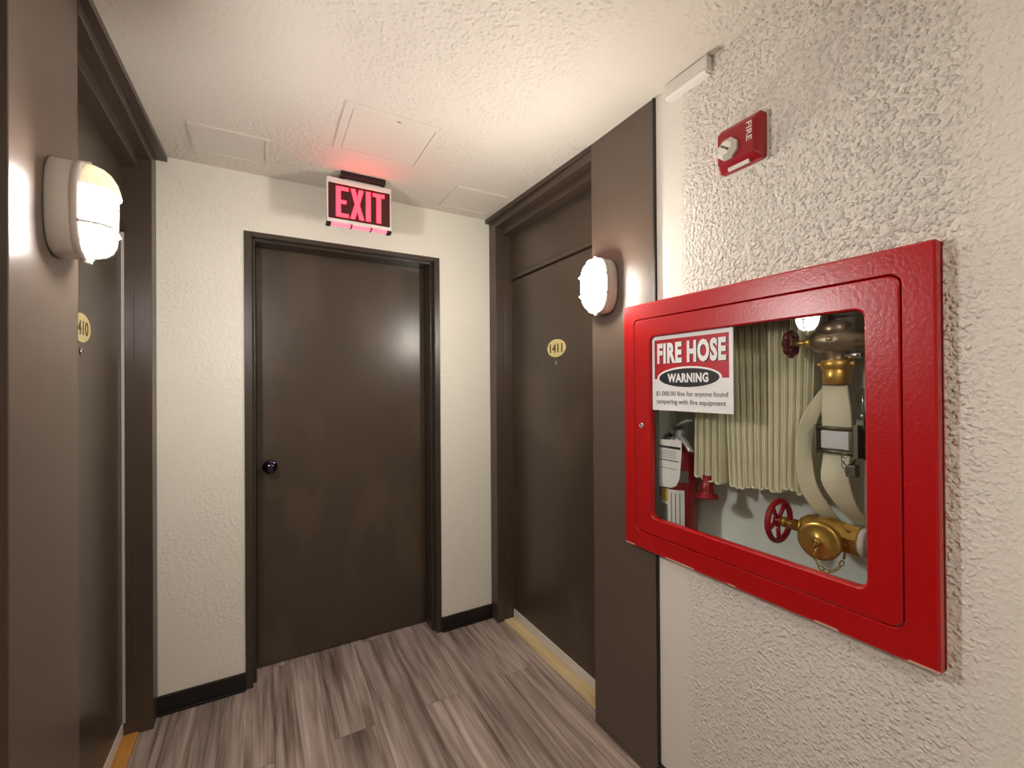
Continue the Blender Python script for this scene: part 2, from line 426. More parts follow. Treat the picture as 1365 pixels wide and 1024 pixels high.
# baseboards
def baseb(x0, x1, y0, y1, name, toe):
    b = MB(); b.box(x0, x1, y0, y1, 0, .078, .003); b.box(*toe, 0, .012, .004); return b.build(name, M_black, kind='structure')
bb = MB(); bb.box(LX, DX0+.002, BY-.012, BY+.001, 0, .078, .003); bb.box(LX, DX0+.002, BY-.02, BY-.011, 0, .012, .003)
bb.box(DX1-.002, RX, BY-.012, BY+.001, 0, .078, .003); bb.box(DX1-.002, RX, BY-.02, BY-.011, 0, .012, .003)
bb.build('baseboard_back', M_black, kind='structure')
bb = MB(); bb.box(WX-.012, WX+.001, REAR, PY0-.006, 0, .078, .003); bb.box(WX-.02, WX-.011, REAR, PY0-.006, 0, .012, .003)
bb.build('baseboard_right', M_black, kind='structure')
bb = MB(); bb.box(LX-.001, LX+.012, REAR, .20, 0, .078, .003)
bb.build('baseboard_left', M_black, kind='structure')

# ---- back door (door_1)
d1 = empty('door_1', (.38, 2.44, 0), kind='structure')
DL0, DL1, DLZ, DY = -.036, .800, 2.026, 2.44
MB().box(DL0, DL1, DY, DY+.045, .006, DLZ, .002).build('door_leaf', M_door, d1)
b = MB()   # pressed metal frame: face, rabbet steps and jamb
for sx, e in ((DX0, 1), (DX1, -1)):
    b.box(sx, sx+e*.030, BY-.006, 2.36, 0, DZ+.002, .0015)
    b.box(sx+e*.001, sx+e*.0425, 2.335, DY-.004, 0, DZ-.012, .0015)
b.box(DX0+.0302, DX1-.0302, BY-.006, 2.36, DZ-.020, DZ+.002, .0015)
b.box(DX0+.043, DX1-.043, 2.335, DY-.004, DZ-.030, DZ-.001, .0015)
b.box(DX0, DX1, DY+.05, 2.5, 0, DZ)
b.build('door_frame', M_frame, d1)
kb = MB().lathe([(0, .032), (.004, .032), (.008, .026), (.012, .012), (.030, .011), (.036, .020), (.046, .027), (.056, .0275), (.064, .022), (.067, .012), (.0675, .0)], (.020, DY, .966), (0, -1, 0), 28)
kb.build('door_knob', M_bronze, d1, label='dark polished round knob')

# ---- the two apartment doors: same build, mirrored
def side_door(name, s, face, door, py0, py1, sy, number, pcy, thr, thrmat, lipx, lipn):
    """s=+1 right wall (room towards -x), s=-1 left wall"""
    d = empty(name, (face, (py1+sy)/2, 0), kind='structure')
    back = door+s*.05
    # near side panel carrying the lamp, far stile
    if s > 0:      # cut round the hose cabinet that overlaps this panel
        oc = [(py0, 0), (py1, 0), (py1, CZ), (py0, CZ), (py0, CZ1+.006), (CY1+.006, CZ1+.006), (CY1+.006, CZ0-.006), (py0, CZ0-.006)]
        MB().prism(oc, lambda a, c: (face, a, c), lambda a, c: (back, a, c)).build('side_panel', M_brownp, d)
    else: MB().box(face, back, py0, py1, 0, CZ, .002).build('side_panel', M_brownp, d)
    b = MB(); b.box(face, back, sy, BY-.001, 0, CZ, .002); b.box(face+s*.055, back, sy-.006, sy+.02, .0, 1.96, .0015)
    b.build('far_stile', M_brown, d)
    # leaf, transom panel
    MB().box(door, back, py1, sy, .062, 1.955, .002).build('door_leaf', M_door, d)
    b = MB(); b.box(door-s*.012, back, py1, sy, 1.962, 1.985, .003); b.box(door-s*.004, back, py1, sy, 1.985, CZ, .001)
    b.build('transom_panel', M_door, d)
    MB().box(door-s*.003, back, py1+.001, sy-.007, .015, .062, .001).build('door_sweep', M_white, d, label='white strip along the foot of the door')
    if s < 0: MB().box(door+.0005, door+.010, sy-.012, sy-.0075, .062, 1.955, .001).build('weather_strip', M_strip, d, label='pale seal along the door edge')
    # stepped header below the ceiling with a projecting lip
    b = MB(); b.prism([(lipn, py1), (lipx, BY-.002), (face+s*.02, BY-.002), (face+s*.02, py1)], lambda a, c: (a, c, CZ-.023), lambda a, c: (a, c, CZ-.001))
    b.box(face-s*.001, face+s*.045, py1, sy+.002, CZ-.062, CZ-.024, .0015); b.box(face+s*.04, door, py1, sy+.002, CZ-.105, CZ-.03, .0015)
    b.build('header', M_brown, d)
    MB().box(thr, back, py1, sy-.003, .0, .013, .004).build('threshold', thrmat, d)
    # oval number plaque and peephole
    yr = -s          # reading direction along y
    fx = lambda dep: (lambda a, c: (door-s*dep, pcy+yr*a, 1.534+c))
    b = MB(); b.prism(superell(.076, .044, 2, 36), fx(.0), fx(.004)); o = b.build('number_plaque', M_plaque, d, label='oval pale brass plaque reading '+number)
    t = textmesh(number, .108, .044, .03)
    MB().mesh(t, lambda a, c, z: (door-s*(.0036+.001*z), pcy+yr*(a-.054), 1.512+c)).build('number', M_numb, o)
    b = MB(); b.lathe([(0, .010), (.004, .010), (.006, .006), (.004, .0055), (.004, 0)], (door, pcy, 1.462), (-s, 0, 0), 16)
    b.build('peephole', M_chrome, d)
    return d
d2 = side_door('door_2', 1, RX, RD, PY0, PY1, SY, '1411', 1.772, 1.188, M_pine, 1.124, 1.148)
d3 = side_door('door_3', -1, LX, LD, 1.100, 1.430, SY, '1410', 1.785, -.434, M_oak, -.352, -.371)
b = MB(); b.box(RX-.003, WX+.004, PY0-.007, PY0+.001, 0, CZ, .001); b.build('trim_1', M_black, kind='structure')
b = MB(); b.box(-.55, -.475, .20, 1.099, 0, CZ); b.build('trim_2', M_brown, kind='structure')

# ================================================================== things on the walls and ceiling
# ---- bulkhead lamps (local: +x is away from the wall)
def lamp(loc, label, lens_mat, hood):
    L = empty('bulkhead_lamp', loc, label, 'wall lamp', 'oval bulkhead lamps beside the doors')
    o = Vector(loc)
    def ringat(x, sy, sz, n=2.8): return [o+Vector((x, a, c)) for a, c in superell(.066*sy, .104*sz, n)]
    MB().loft([ringat(0, .97, .98), ringat(.004, 1, 1), ringat(.036, .98, .985), ringat(.040, .95, .965)]).build('housing', M_lampw, L)
    b = MB(); rs = [ringat(.040, .98, .985), ringat(.042, 1.02, 1.015), ringat(.050, 1.02, 1.015), ringat(.054, .98, .985), ringat(.054, .88, .92), ringat(.040, .88, .92)]
    b.loft(rs+[rs[0]], False, False); b.build('bezel', M_lampw, L)
    prof = [(.041, .875, .915), (.060, .86, .905), (.076, .80, .865), (.087, .68, .78), (.093, .50, .64), (.095, .25, .4), (.0955, .05, .1)]
    MB().loft([ringat(x, a, c, 2.6) for x, a, c in prof]).build('diffuser', lens_mat, L)
    def arc(x, sy, c, off, n=2.6):
        a, b = .066*sy-off, .104*c-off; t0 = math.asin(min(.999, (.044/b)**(n/2))); out = []
        for k in range(19):
            t = t0+(PI-2*t0)*k/18; out.append(o+Vector((x-off*.8, a*math.copysign(abs(math.cos(t))**(2/n), math.cos(t)), b*math.sin(t)**(2/n))))
        return out
    hp_ = [(.046, .985, .995), (.066, .96, .985), (.082, .89, .93), (.093, .78, .84), (.100, .63, .72), (.1040, .50, .59), (.1055, .42, .50)]
    if hood: MB().loft([arc(x, a, c, 0)+arc(x, a, c, .0024)[::-1] for x, a, c in hp_]).build('hood', M_hood, L, label='cream hood over the upper third of the lamp')
    gp = [(.050, 1.0)]+[(x+.0055, c+.04) for x, a, c in prof[1:6]]+[(.1015, 0)]
    path = ([o+Vector((.1015, 0, .03))] if hood else [o+Vector((x, 0, .104*c)) for x, c in gp[:-1]])+[o+Vector((x, 0, -.104*c)) for x, c in gp[::-1]]
    g = MB(); g.tube(path, .0036, 8)
    for zz in ((-.036,) if hood else (.036, -.036)):
        hp = [(.050, 1.0)]+[(x+.0055, a+.06) for x, a, c in prof[1:5]]+[(.100, .25), (.1005, 0)]
        path = [o+Vector((x, .066*a, zz)) for x, a in hp]; path += [o+Vector((x, -.066*a, zz)) for x, a in hp[-2::-1]]
        g.tube(path, .0032, 8)
    g.build('guard', M_lampw, L)
    for zz in (.108, -.108): MB().lathe([(0, .006), (.016, .006), (.018, .004)], o+Vector((.040, 0, zz)), (1, 0, 0), 10).build('screw_lug', M_lampw, L)
    return L
lamp((LX, 1.300, 1.738), 'oval white bulkhead lamp glowing on the brown panel of the left door', M_lensL, True)
lr = lamp((RX, 1.297, 1.728), 'oval white bulkhead lamp glowing on the brown panel above the hose cabinet', M_lensR, False)
lr.rotation_euler = (0, 0, PI)

# ---- fill light added on the ceiling, out of view, to lift the shadows
cf = empty('added_ceiling_fill', (.0, -.75, CZ), 'square white fill light added out of view behind the viewer', 'added fill light')
b = MB(); b.ring(rrect(-.2, .2, -.95, -.55, .03), rrect(-.185, .185, -.935, -.565, .02), lambda a, c: (a, c, CZ-.05), lambda a, c: (a, c, CZ)); b.build('rim', M_white, cf)
b = MB(); b.prism(rrect(-.186, .186, -.936, -.564, .02), lambda a, c: (a, c, CZ-.045), lambda a, c: (a, c, CZ-.004)); b.build('diffuser', M_ceilfill, cf)

# ---- ceiling hatch and the two painted-over plates
h = empty('ceiling_access_hatch', (.417, 1.725, CZ), 'square white access hatch in the ceiling before the exit sign', 'access hatch')
b = MB(); b.ring(rrect(.243, .592, 1.558, 1.890, .002, 1), rrect(.270, .571, 1.586, 1.875, .002, 1), lambda a, c: (a, c, CZ-.005), lambda a, c: (a, c, CZ)); b.build('hatch_frame', M_flat, h)
b = MB(); b.prism(rrect(.2725, .5685, 1.5885, 1.8725, .002, 1), lambda a, c: (a, c, CZ-.0035), lambda a, c: (a, c, CZ+.001)); b.build('hatch_panel', M_flat, h)
MB().box(.425, .437, 1.590, 1.594, CZ-.0055, CZ-.003).build('hatch_latch', M_grey, h)
def plate(x0, x1, y0, y1, label):
    h = empty('ceiling_cover_plate', ((x0+x1)/2, (y0+y1)/2, CZ), label, 'cover plate', 'painted cover plates on the ceiling')
    b = MB(); b.ring(rrect(x0, x1, y0, y1, .006, 2), rrect(x0+.016, x1-.016, y0+.016, y1-.016, .004, 2), lambda a, c: (a, c, CZ-.006), lambda a, c: (a, c, CZ)); b.build('plate_rim', M_flat, h)
    b = MB(); b.prism(rrect(x0+.0165, x1-.0165, y0+.0165, y1-.0165, .004, 2), lambda a, c: (a, c, CZ-.0022), lambda a, c: (a, c, CZ+.001)); b.build('plate_panel', M_flat, h)
plate(-.245, .022, 1.955, 2.185, 'painted cover plate on the ceiling above the left end of the back wall')
plate(.812, 1.090, 1.965, 2.225, 'painted cover plate on the ceiling close to the right door header')

# ---- exit sign
SX0, SX1, SZ0, SZ1, SYF, SYB = .243, .527, 2.078, 2.290, 2.098, 2.128
ex = empty('exit_sign', (.385, 2.113, CZ), 'lit red EXIT sign hanging from the ceiling above the back door', 'exit sign')
b = MB(); b.box(.300, .498, 2.075, 2.150, CZ-.024, CZ, .003); b.build('ceiling_canopy', M_gblack, ex)
b = MB(); b.box(SX0, SX1, SYF-.005, SYB+.005, SZ1-.024, SZ1, .003); b.box(.32, .478, SYF+.004, SYB-.004, SZ1-.002, CZ-.02); b.build('top_rail', M_metalwht, ex)
b = MB(); b.box(SX0, SX1, SYF-.005, SYB+.005, SZ0+.012, SZ0+.028, .002); b.build('bottom_rail', M_metalwht, ex)
b = MB(); b.box(SX0, SX0+.006, SYF-.004, SYB+.004, SZ0+.02, SZ1-.02, .001); b.build('side_rail', M_metalwht, ex); b = MB(); b.box(SX1-.006, SX1, SYF-.004, SYB+.004, SZ0+.02, SZ1-.02, .001); b.build('side_rail', M_metalwht, ex)
b = MB(); b.box(SX0+.0062, SX1-.0062, SYF, SYB, SZ0+.0282, SZ1-.0242); b.build('face_panel', M_exitblk, ex)
b = MB(); b.box(SX0-.002, SX0+.018, SYF-.004, SYB+.004, SZ0, SZ0+.012, .002); b.build('lower_bracket', M_gblack, ex); b = MB(); b.box(SX1-.018, SX1+.002, SYF-.004, SYB+.004, SZ0, SZ0+.012, .002)
b.build('lower_bracket', M_gblack, ex)
for k in (.37, .68): MB().box(SX0+k*.284-.003, SX0+k*.284+.003, SYF-.003, SYB+.003, SZ0+.002, SZ0+.012).build('lower_clip', M_gblack, ex)
b = MB(); b.box(SX0+.019, SX1-.019, SYF+.003, SYB, SZ0+.0055, SZ0+.0098); b.build('downlight_window', M_exitdn, ex)
fw, fh = SX1-SX0, (SZ1-.0242)-(SZ0+.0282); fz = SZ0+.0282
def letter(name, polys):
    b = MB()
    for poly in polys:
        pts = [(SX0+u*fw, fz+v*fh) for u, v in poly]
        b.prism(pts, lambda a, c: (a, SYF-.0025, c), lambda a, c: (a, SYF+.001, c))
    return b.build(name, M_exitlet, ex)
v0, v1 = .075, .93; vm = (v0+v1)/2; st = .100
letter('letter', [[(.136, v0), (.324, v0), (.324, v0+st), (.206, v0+st), (.206, vm-st/2), (.290, vm-st/2), (.290, vm+st/2), (.206, vm+st/2), (.206, v1-st), (.324, v1-st), (.324, v1), (.136, v1)]])
letter('letter', [[(.350, v0), (.424, v0), (.457, vm-.19), (.490, v0), (.563, v0), (.494, vm), (.557, v1), (.485, v1), (.457, vm+.19), (.428, v1), (.356, v1), (.420, vm)]])
letter('letter', [[(.594, v0), (.668, v0), (.668, v1), (.594, v1)]])
letter('letter', [[(.761, v0), (.833, v0), (.833, v1-st), (.890, v1-st), (.890, v1), (.704, v1), (.704, v1-st), (.761, v1-st)]])

# ---- fire alarm strobe on the right wall
fa = empty('fire_alarm_strobe', (WX, .735, 2.008), 'red square fire alarm with clear strobe lens high on the right wall', 'fire alarm')
AY0, AY1, AZ0, AZ1 = .670, .796, 1.944, 2.068
def fa_pts(dx): return lambda a, c: (WX-dx, a, c)
MB().prism(rrect(AY0-.002, AY1+.002, AZ0-.004, AZ1+.002, .006, 3), fa_pts(0), fa_pts(.006)).build('back_plate', M_white, fa)
b = MB(); b.loft([[fa_pts(.006)(*p) for p in rrect(AY0, AY1, AZ0, AZ1, .008, 3)], [fa_pts(.022)(*p) for p in rrect(AY0, AY1, AZ0, AZ1, .008, 3)],
    [fa_pts(.030)(*p) for p in rrect(AY0+.010, AY1-.004, AZ0+.010, AZ1-.010, .006, 3)], [fa_pts(.038)(*p) for p in rrect(AY0+.018, AY1-.006, AZ0+.020, AZ1-.016, .006, 3)]], smooth=False)
b.build('alarm_body', M_redp, fa)
b = MB(); oc = [(.757+.031*math.cos(PI/8+k*PI/4), 1.998+.030*math.sin(PI/8+k*PI/4)) for k in range(8)]; oi = [(.757+(p-.757)*.62, 1.998+(q-1.998)*.62) for p, q in oc]
b.loft([[fa_pts(.034)(*p) for p in oc], [fa_pts(.046)(*p) for p in oc], [fa_pts(.056)(*p) for p in oi]], smooth=False); lens_o = b.build('strobe_lens', M_clear, fa, label='clear faceted strobe lens')
b = MB(); b.cyl((WX-.057, .746, 1.990), (WX-.057, .766, 2.006), .003, 10); b.build('flash_tube', M_steel, lens_o)
t = textmesh('FIRE', .050, .015, .01)
MB().mesh(t, lambda a, c, z: (WX-.0378-.0012*z, .706-c, 2.046-a)).build('lettering', M_white, fa, label='white lettering FIRE set sideways')
b = MB(); b.box(WX-.0305, WX-.024, .705, .765, AZ0-.001, AZ0+.008); b.build('lower_label', M_white, fa)

# ---- white cover box below the ceiling on the right wall
wb = empty('wall_cover', (WX, .911, 2.29), 'small white plastic cover under the ceiling beside the brown door panel', 'cover box')
cs = [(0, 2.268), (.022, 2.268), (.028, 2.273), (.028, 2.279), (.025, 2.284), (.025, CZ-.004), (0, CZ-.004)]
b = MB(); b.loft([[(WX-a, y, z) for a, z in cs] for y in (.838, .984)], smooth=False); b.build('cover', M_white, wb)
b = MB(); b.box(WX-.027, WX, .832, .8385, 2.272, CZ-.002, .002); b.build('end_cap', M_white, wb)

# ================================================================== the fire hose cabinet
FX, GX = 1.120, 1.132             # front face, glass
cab = empty('fire_hose_cabinet', (WX, .752, CZ0), 'red recessed fire hose cabinet with a glazed door on the right wall', 'fire hose cabinet')
def xf(x): return lambda a, c: (x, a, c)
KY0, KY1, KZ0, KZ1 = .332, 1.172, .790, 1.627
EY0, EY1, EZ0, EZ1 = .387, 1.122, .850, 1.572
VY0, VY1, VZ0, VZ1 = .449, 1.049, .908, 1.510
b = MB()
ri = lambda e: rrect(EY0-e, EY1+e, EZ0-e, EZ1+e, .022, 6)
ro = lambda e, r: rrect(KY0+e, KY1-e, KZ0+e, KZ1-e, r, 6)
rings = [[xf(WX)(*p) for p in ro(0, .003)], [xf(FX+.004)(*p) for p in ro(0, .003)], [xf(FX)(*p) for p in ro(.004, .003)], [xf(FX)(*p) for p in ri(.0035)],
         [xf(FX+.003)(*p) for p in ri(.0012)], [xf(FX+.022)(*p) for p in ri(.0012)], [xf(FX+.022)(*p) for p in ri(.0012)]]
b.loft(rings, False, False, smooth=False)
# rear face of the trim flange closes it against the wall
b.ring(ro(0, .003), ri(.0012), xf(FX+.024), xf(FX+.030))
b.build('trim_frame', M_red, cab)
b = MB()
do = lambda e: rrect(EY0+e, EY1-e, EZ0+e, EZ1-e, .021, 6); vi = lambda e: rrect(VY0-e, VY1+e, VZ0-e, VZ1+e, .022, 6)
rings = [[xf(FX+.020)(*p) for p in do(.001)], [xf(FX+.002)(*p) for p in do(.001)], [xf(FX-.0005)(*p) for p in do(.0035)], [xf(FX-.0005)(*p) for p in vi(.004)],
         [xf(FX+.0015)(*p) for p in vi(.001)], [xf(FX+.006)(*p) for p in vi(0)], [xf(FX+.020)(*p) for p in vi(0)]]
rings.append(rings[0]); b.loft(rings, False, False, smooth=False)
dr = b.build('cabinet_door', M_red, cab)
b = MB(); b.lathe([(0, .0095), (.003, .0095), (.004, .0075), (.004, .005), (.0015, .0045), (.0015, 0)], (FX, 1.088, 1.212), (-1, 0, 0), 18); b.build('lock', M_chrome, dr)
b = MB(); b.box(GX, GX+.003, VY0-.012, VY1+.012, VZ0-.012, VZ1+.012); b.build('glass_pane', M_glass, dr)
BX = 1.352
b = MB(); TT = .004; t = TT
b.box(BX, BX+t, CY0, CY1, CZ0, CZ1); b.box(FX+.026, BX, CY0, CY0+t, CZ0, CZ1); b.box(FX+.026, BX, CY1-t, CY1, CZ0, CZ1)
b.box(FX+.026, BX, CY0+t, CY1-t, CZ0, CZ0+t); b.box(FX+.026, BX, CY0+t, CY1-t, CZ1-t, CZ1)
b.build('cabinet_tub', M_box, cab)
FLR = CZ0+TT+.0006
# warning sign on the glass
GY0, GY1, GZ0, GZ1 = .757, 1.0465, 1.267, 1.5085; gw, gh = GY1-GY0, GZ1-GZ0
SXF = GX-.0035
def sg(dx): return lambda u, v: (SXF-dx, GY1-u*gw, GZ1-v*gh)
ws = MB().prism(rrect(0, 1, 0, 1, .012, 3), sg(0), sg(-.0034)).build('warning_sign', M_sign, cab, label='white and red fire hose warning sign')
el = lambda rx, ry: [(.48+rx*math.cos(2*PI*k/40), .567+ry*math.sin(2*PI*k/40)) for k in range(40)]
MB().prism([(.035, .05), (.96, .05), (.96, .578), (.035, .578)], sg(0), sg(.0003)).build('red_field', M_sred, ws)
MB().prism(el(.405, .145), sg(.0003), sg(.0006)).build('oval_border', M_sign, ws)
MB().prism(el(.378, .120), sg(.0006), sg(.0009)).build('black_oval', M_sblk, ws)
def stext(name, txt, u0, u1, vt, vb, bold, m, d, off=(0, 0)):
    me = textmesh(txt, (u1-u0), (vb-vt), bold, 1+bold*2.2)
    return MB().mesh(me, lambda a, c, z: sg(d+.0003*z)(u0+a+off[0], vb-c+off[1])).build(name, m, ws)
stext('letter_shadow', 'FIRE HOSE', .075, .93, .095, .375, .048, M_sblk, .0003, (.012, .008))
stext('heading', 'FIRE HOSE', .075, .93, .095, .375, .048, M_sign, .0006)
stext('oval_text', 'WARNING', .22, .735, .508, .628, .045, M_sign, .0009)
stext('small_print', '$1,000.00 fine for anyone found', .055, .945, .742, .822, .004, M_sblk, .0001)
stext('small_print', 'tampering with fire equipment', .060, .925, .848, .928, .004, M_sblk, .0001)

# ---- the hose, folded over the rack
hose = empty('fire_hose', (1.23, .74, 1.54), 'cream canvas fire hose hanging in folds inside the red cabinet', 'fire hose')
rk = empty('hose_rack', (BX, .70, 1.54), 'steel rack and clamp that carries the folded hose in the cabinet', 'hose rack')
HX0, HX1 = 1.226, 1.290
def fold(yt0, yt1, yb, zt, zb, gap, dx=0):
    """one hanging loop: down one side, round the bottom, up the other, edge on to the room"""
    path = []
    n = 7
    for k in range(n+1):
        t = k/n; path.append((0, yt0+(yb+gap-yt0)*t, zt+(zb+gap-zt)*t))
    for k in range(1, 6):
        a = PI*k/6; path.append((0, yb+gap*math.cos(a), zb+gap-gap*math.sin(a)))
    for k in range(n+1):
        t = k/n; path.append((0, yb-gap+(yt1-(yb-gap))*t, zb+gap+(zt-zb-gap)*t))
    cx = (HX0+HX1)/2+dx
    path = [Vector((cx, y, z)) for x, y, z in path]
    b = MB(); b.ribbon(path, (-(HX1-HX0)/2, 0, 0), .0042)
    return b.build('hose_fold', M_hose, hose)
NF = 17
PINS = []
for k in range(NF):
    if k < 4: yb = .945-k*.0245; zb = 1.050-.003*k; g = .0086; dx = -.012
    else: yb = .832-(k-4)*.0176; zb = 1.043+.0018*(k-4)+random.uniform(-.007, .007); g = .0062+random.uniform(-.0003, .0005); dx = random.uniform(-.003, .003)
    yt = .930-k*.0205; PINS.append(yt)
    fold(yt+.0072, yt-.0072, yb, 1.530, zb, g, dx)
# the loose ends between coupling and folds
def smooth(pts, n=5):
    out = []
    P = [Vector(p) for p in pts]; P = [2*P[0]-P[1]]+P+[2*P[-1]-P[-2]]
    for i in range(1, len(P)-2):
        for k in range(n):
            t = k/n; a, b_, c, d = P[i-1:i+3]
            out.append(.5*((2*b_)+(c-a)*t+(2*a-5*b_+4*c-d)*t*t+(3*b_-a-3*c+d)*t**3))
    out.append(P[-2]); return out
def strap(L, R, x0, x1):
    n = len(L)
    at = lambda x, p: (x, p[0]*x/1.2, EYE+(p[1]-EYE)*x/1.2)
    A = smooth([at(x0[i], L[i]) for i in range(n)]); B = smooth([at(x1[i], R[i]) for i in range(n)])
    b = MB(); b.ribbon([(p+q)/2 for p, q in zip(A, B)], [(q-p)/2 for p, q in zip(A, B)], .005, smooth=False)
    return b.build('hose_tail', M_hose, hose)
strap([(.568, 1.346), (.570, 1.290), (.569, 1.232), (.568, 1.177), (.573, 1.111), (.546, 1.065), (.505, 1.022)],
      [(.514, 1.346), (.507, 1.291), (.504, 1.238), (.508, 1.184), (.512, 1.122), (.495, 1.064), (.468, 1.030)],
      [1.176, 1.190, 1.204, 1.204, 1.210, 1.240, 1.292], [1.176, 1.190, 1.204, 1.204, 1.210, 1.240, 1.292])
strap([(.566, 1.344), (.604, 1.290), (.628, 1.225), (.631, 1.158), (.623, 1.082), (.592, 1.036), (.555, 1.005)],
      [(.535, 1.344), (.566, 1.290), (.589, 1.230), (.593, 1.170), (.584, 1.104), (.556, 1.052), (.520, 1.012)],
      [1.186, 1.190, 1.192, 1.194, 1.206, 1.246, 1.300], [1.188, 1.206, 1.218, 1.220, 1.230, 1.260, 1.306])
# red nozzle hanging below the first folds
b = MB(); b.lathe([(0, .013), (.020, .013), (.024, .017), (.048, .018), (.056, .019), (.062, .033), (.070, .034), (.072, .026), (.069, .010)], (1.222, .912, 1.062), (0, 0, -1), 24)
b.build('nozzle', M_redp, hose, label='red plastic nozzle below the folds')
# rack: rail with hanging pins, bracket, clamp plate
b = MB(); b.box(1.196, 1.208, .545, .975, 1.522, 1.536, .002); b.box(1.304, 1.316, .545, .975, 1.522, 1.536, .002)
b.box(1.196, 1.316, .545, .557, 1.522, 1.536, .002); b.box(1.196, 1.316, .963, .975, 1.522, 1.536, .002); b.box(1.31, BX-.0006, .70, .73, 1.524, 1.534); b.build('rack_rail', M_steel, rk)
for yt in PINS:
    MB().cyl((1.203, yt, 1.526), (1.312, yt, 1.526), .0036, 8).build('hanging_pin', M_steel, rk)
b = MB(); b.cyl((1.19, .580, 1.243), (1.19, .492, 1.243), .0042, 10); b.cyl((1.19, .580, 1.187), (1.19, .492, 1.187), .0055, 10)
b.box(1.184, 1.222, .5755, .5805, 1.180, 1.250, .001); b.box(1.184, 1.238, .488, .498, 1.176, 1.254, .001); b.build('clamp_frame', M_steel, rk)
MB().box(1.186, 1.189, .507, .566, 1.194, 1.236, .0008).build('clamp_plate', M_plate, rk, label='shiny plate across the hose')
b = MB(); b.box(1.205, BX-.0006, .440, .4885, 1.172, 1.272, .003); b.box(1.198, 1.212, .480, .499, 1.240, 1.266, .002); b.build('clamp_bracket', M_steel, rk)
b = MB(); b.tube([(1.21, .486, 1.268), (1.208, .487, 1.30), (1.206, .486, 1.338)], .0028, 8); b.lathe([(0, .008), (.012, .008), (.014, .005)], (1.21, .487, 1.266), (0, 0, 1), 12); b.build('clamp_pin', M_chrome, rk)
def chain(pts, r, name, m, parent):
    b = MB(); P = smooth(pts, 4)
    L = []
    for p in P:
        if not L or (p-L[-1]).length > r*2.3: L.append(p)
    for i in range(len(L)-1):
        c = (L[i]+L[i+1])/2; t = (L[i+1]-L[i]).normalized(); n = t.orthogonal().normalized(); n2 = t.cross(n)
        s = n if i % 2 else n2
        b.tube([c+t*math.cos(2*PI*k/10)*r*1.6+s*math.sin(2*PI*k/10)*r for k in range(10)], r*.36, 5, True)
    return b.build(name, m, parent)
chain([(1.184, .512, 1.186), (1.182, .520, 1.172), (1.182, .514, 1.155), (1.184, .511, 1.138)], .0042, 'clamp_chain', M_chrome, rk)
b = MB(); b.box(1.182, 1.204, .492, .514, 1.132, 1.160, .003); b.cyl((1.193, .503, 1.16), (1.193, .497, 1.182), .004, 8); b.build('clamp_catch', M_steel, rk)

# ---- upper valve with dark red wheel
def handwheel(b, c, axis, R, rim, spokes, hub, scallop=0, seg=36):
    a = Vector(axis).normalized(); p = Vector((0, 0, 1)); q = a.cross(p).normalized(); c = Vector(c)
    path = []
    for k in range(seg):
        t = 2*PI*k/seg; rr = R*(1+scallop*math.cos(8*t)); path.append(c+(p*math.cos(t)+q*math.sin(t))*rr)
    b.tube(path, rim, 10, True)
    for k in range(spokes):
        t = 2*PI*(k+.5)/spokes; d = p*math.cos(t)+q*math.sin(t)
        b.tube([c+a*.004+d*hub*.6, c+d*R*.55+a*.002, c+d*R*.98], rim*.75, 8)
    b.lathe([(-rim, hub), (rim*1.2, hub), (rim*1.6, hub*.7)], c, a, 18)
VX, VZt = 1.176, 1.452
uv = empty('hose_valve', (VX, .525, VZt), 'dark brass hose valve with a small dark red wheel at the cabinet top', 'valve')
b = MB(); b.lathe([(0, .020), (.006, .026), (.022, .032), (.060, .033), (.078, .030), (.090, .024), (.100, .022), (.140, .022)], (VX, .575, VZt), (0, -1, 0), 28)
b.lathe([(0, .030), (.012, .033), (.026, .031), (.034, .018), (.036, 0)], (VX, .526, VZt+.012), (0, 0, 1), 28)
b.lathe([(0, .035), (.005, .0365), (.009, .034)], (VX, .526, VZt-.002), (0, 0, 1), 8)
b.build('valve_body', M_brassd, uv)
b = MB(); b.cyl((VX, .574, VZt), (VX, .632, VZt), .0065, 14); b.lathe([(0, .012), (.016, .012), (.020, .008)], (VX, .575, VZt), (0, 1, 0), 6); b.build('valve_stem', M_brass, uv)
b = MB(); handwheel(b, (VX, .628, VZt), (0, 1, 0), .027, .0075, 4, .010, .10)
b.build('handwheel', M_dred, uv, label='dark red scalloped handwheel')
b = MB(); b.lathe([(0, .023), (.045, .023)], (VX, .526, VZt-.025), (0, 0, -1), 24); b.build('outlet_neck', M_brassd, uv)
b = MB(); b.lathe([(0, .026), (.002, .031), (.022, .031), (.024, .026), (.026, .0275), (.056, .0275), (.058, .025)], (VX, .526, 1.407), (0, 0, -1), 28)
for s in (1, -1): b.lathe([(0, .008), (.008, .007), (.011, .004)], (VX, .526+s*.030, 1.396), (0, s, 0), 10)
b.build('hose_coupling', M_brass, uv, label='bright brass coupling with lugs')
b = MB(); b.cyl((VX, .445, VZt), (VX, CY0+TT+.0008, VZt), .022, 20); b.lathe([(0, .029), (.006, .029), (.010, .024)], (VX, .442, VZt), (0, 1, 0), 24); b.build('supply_pipe', M_white, uv)
b = MB(); b.lathe([(0, .008), (.03, .008), (.034, .006)], (VX-.01, .503, VZt-.038), (0, -1, 0), 12); b.build('drain_cock', M_chrome, uv)

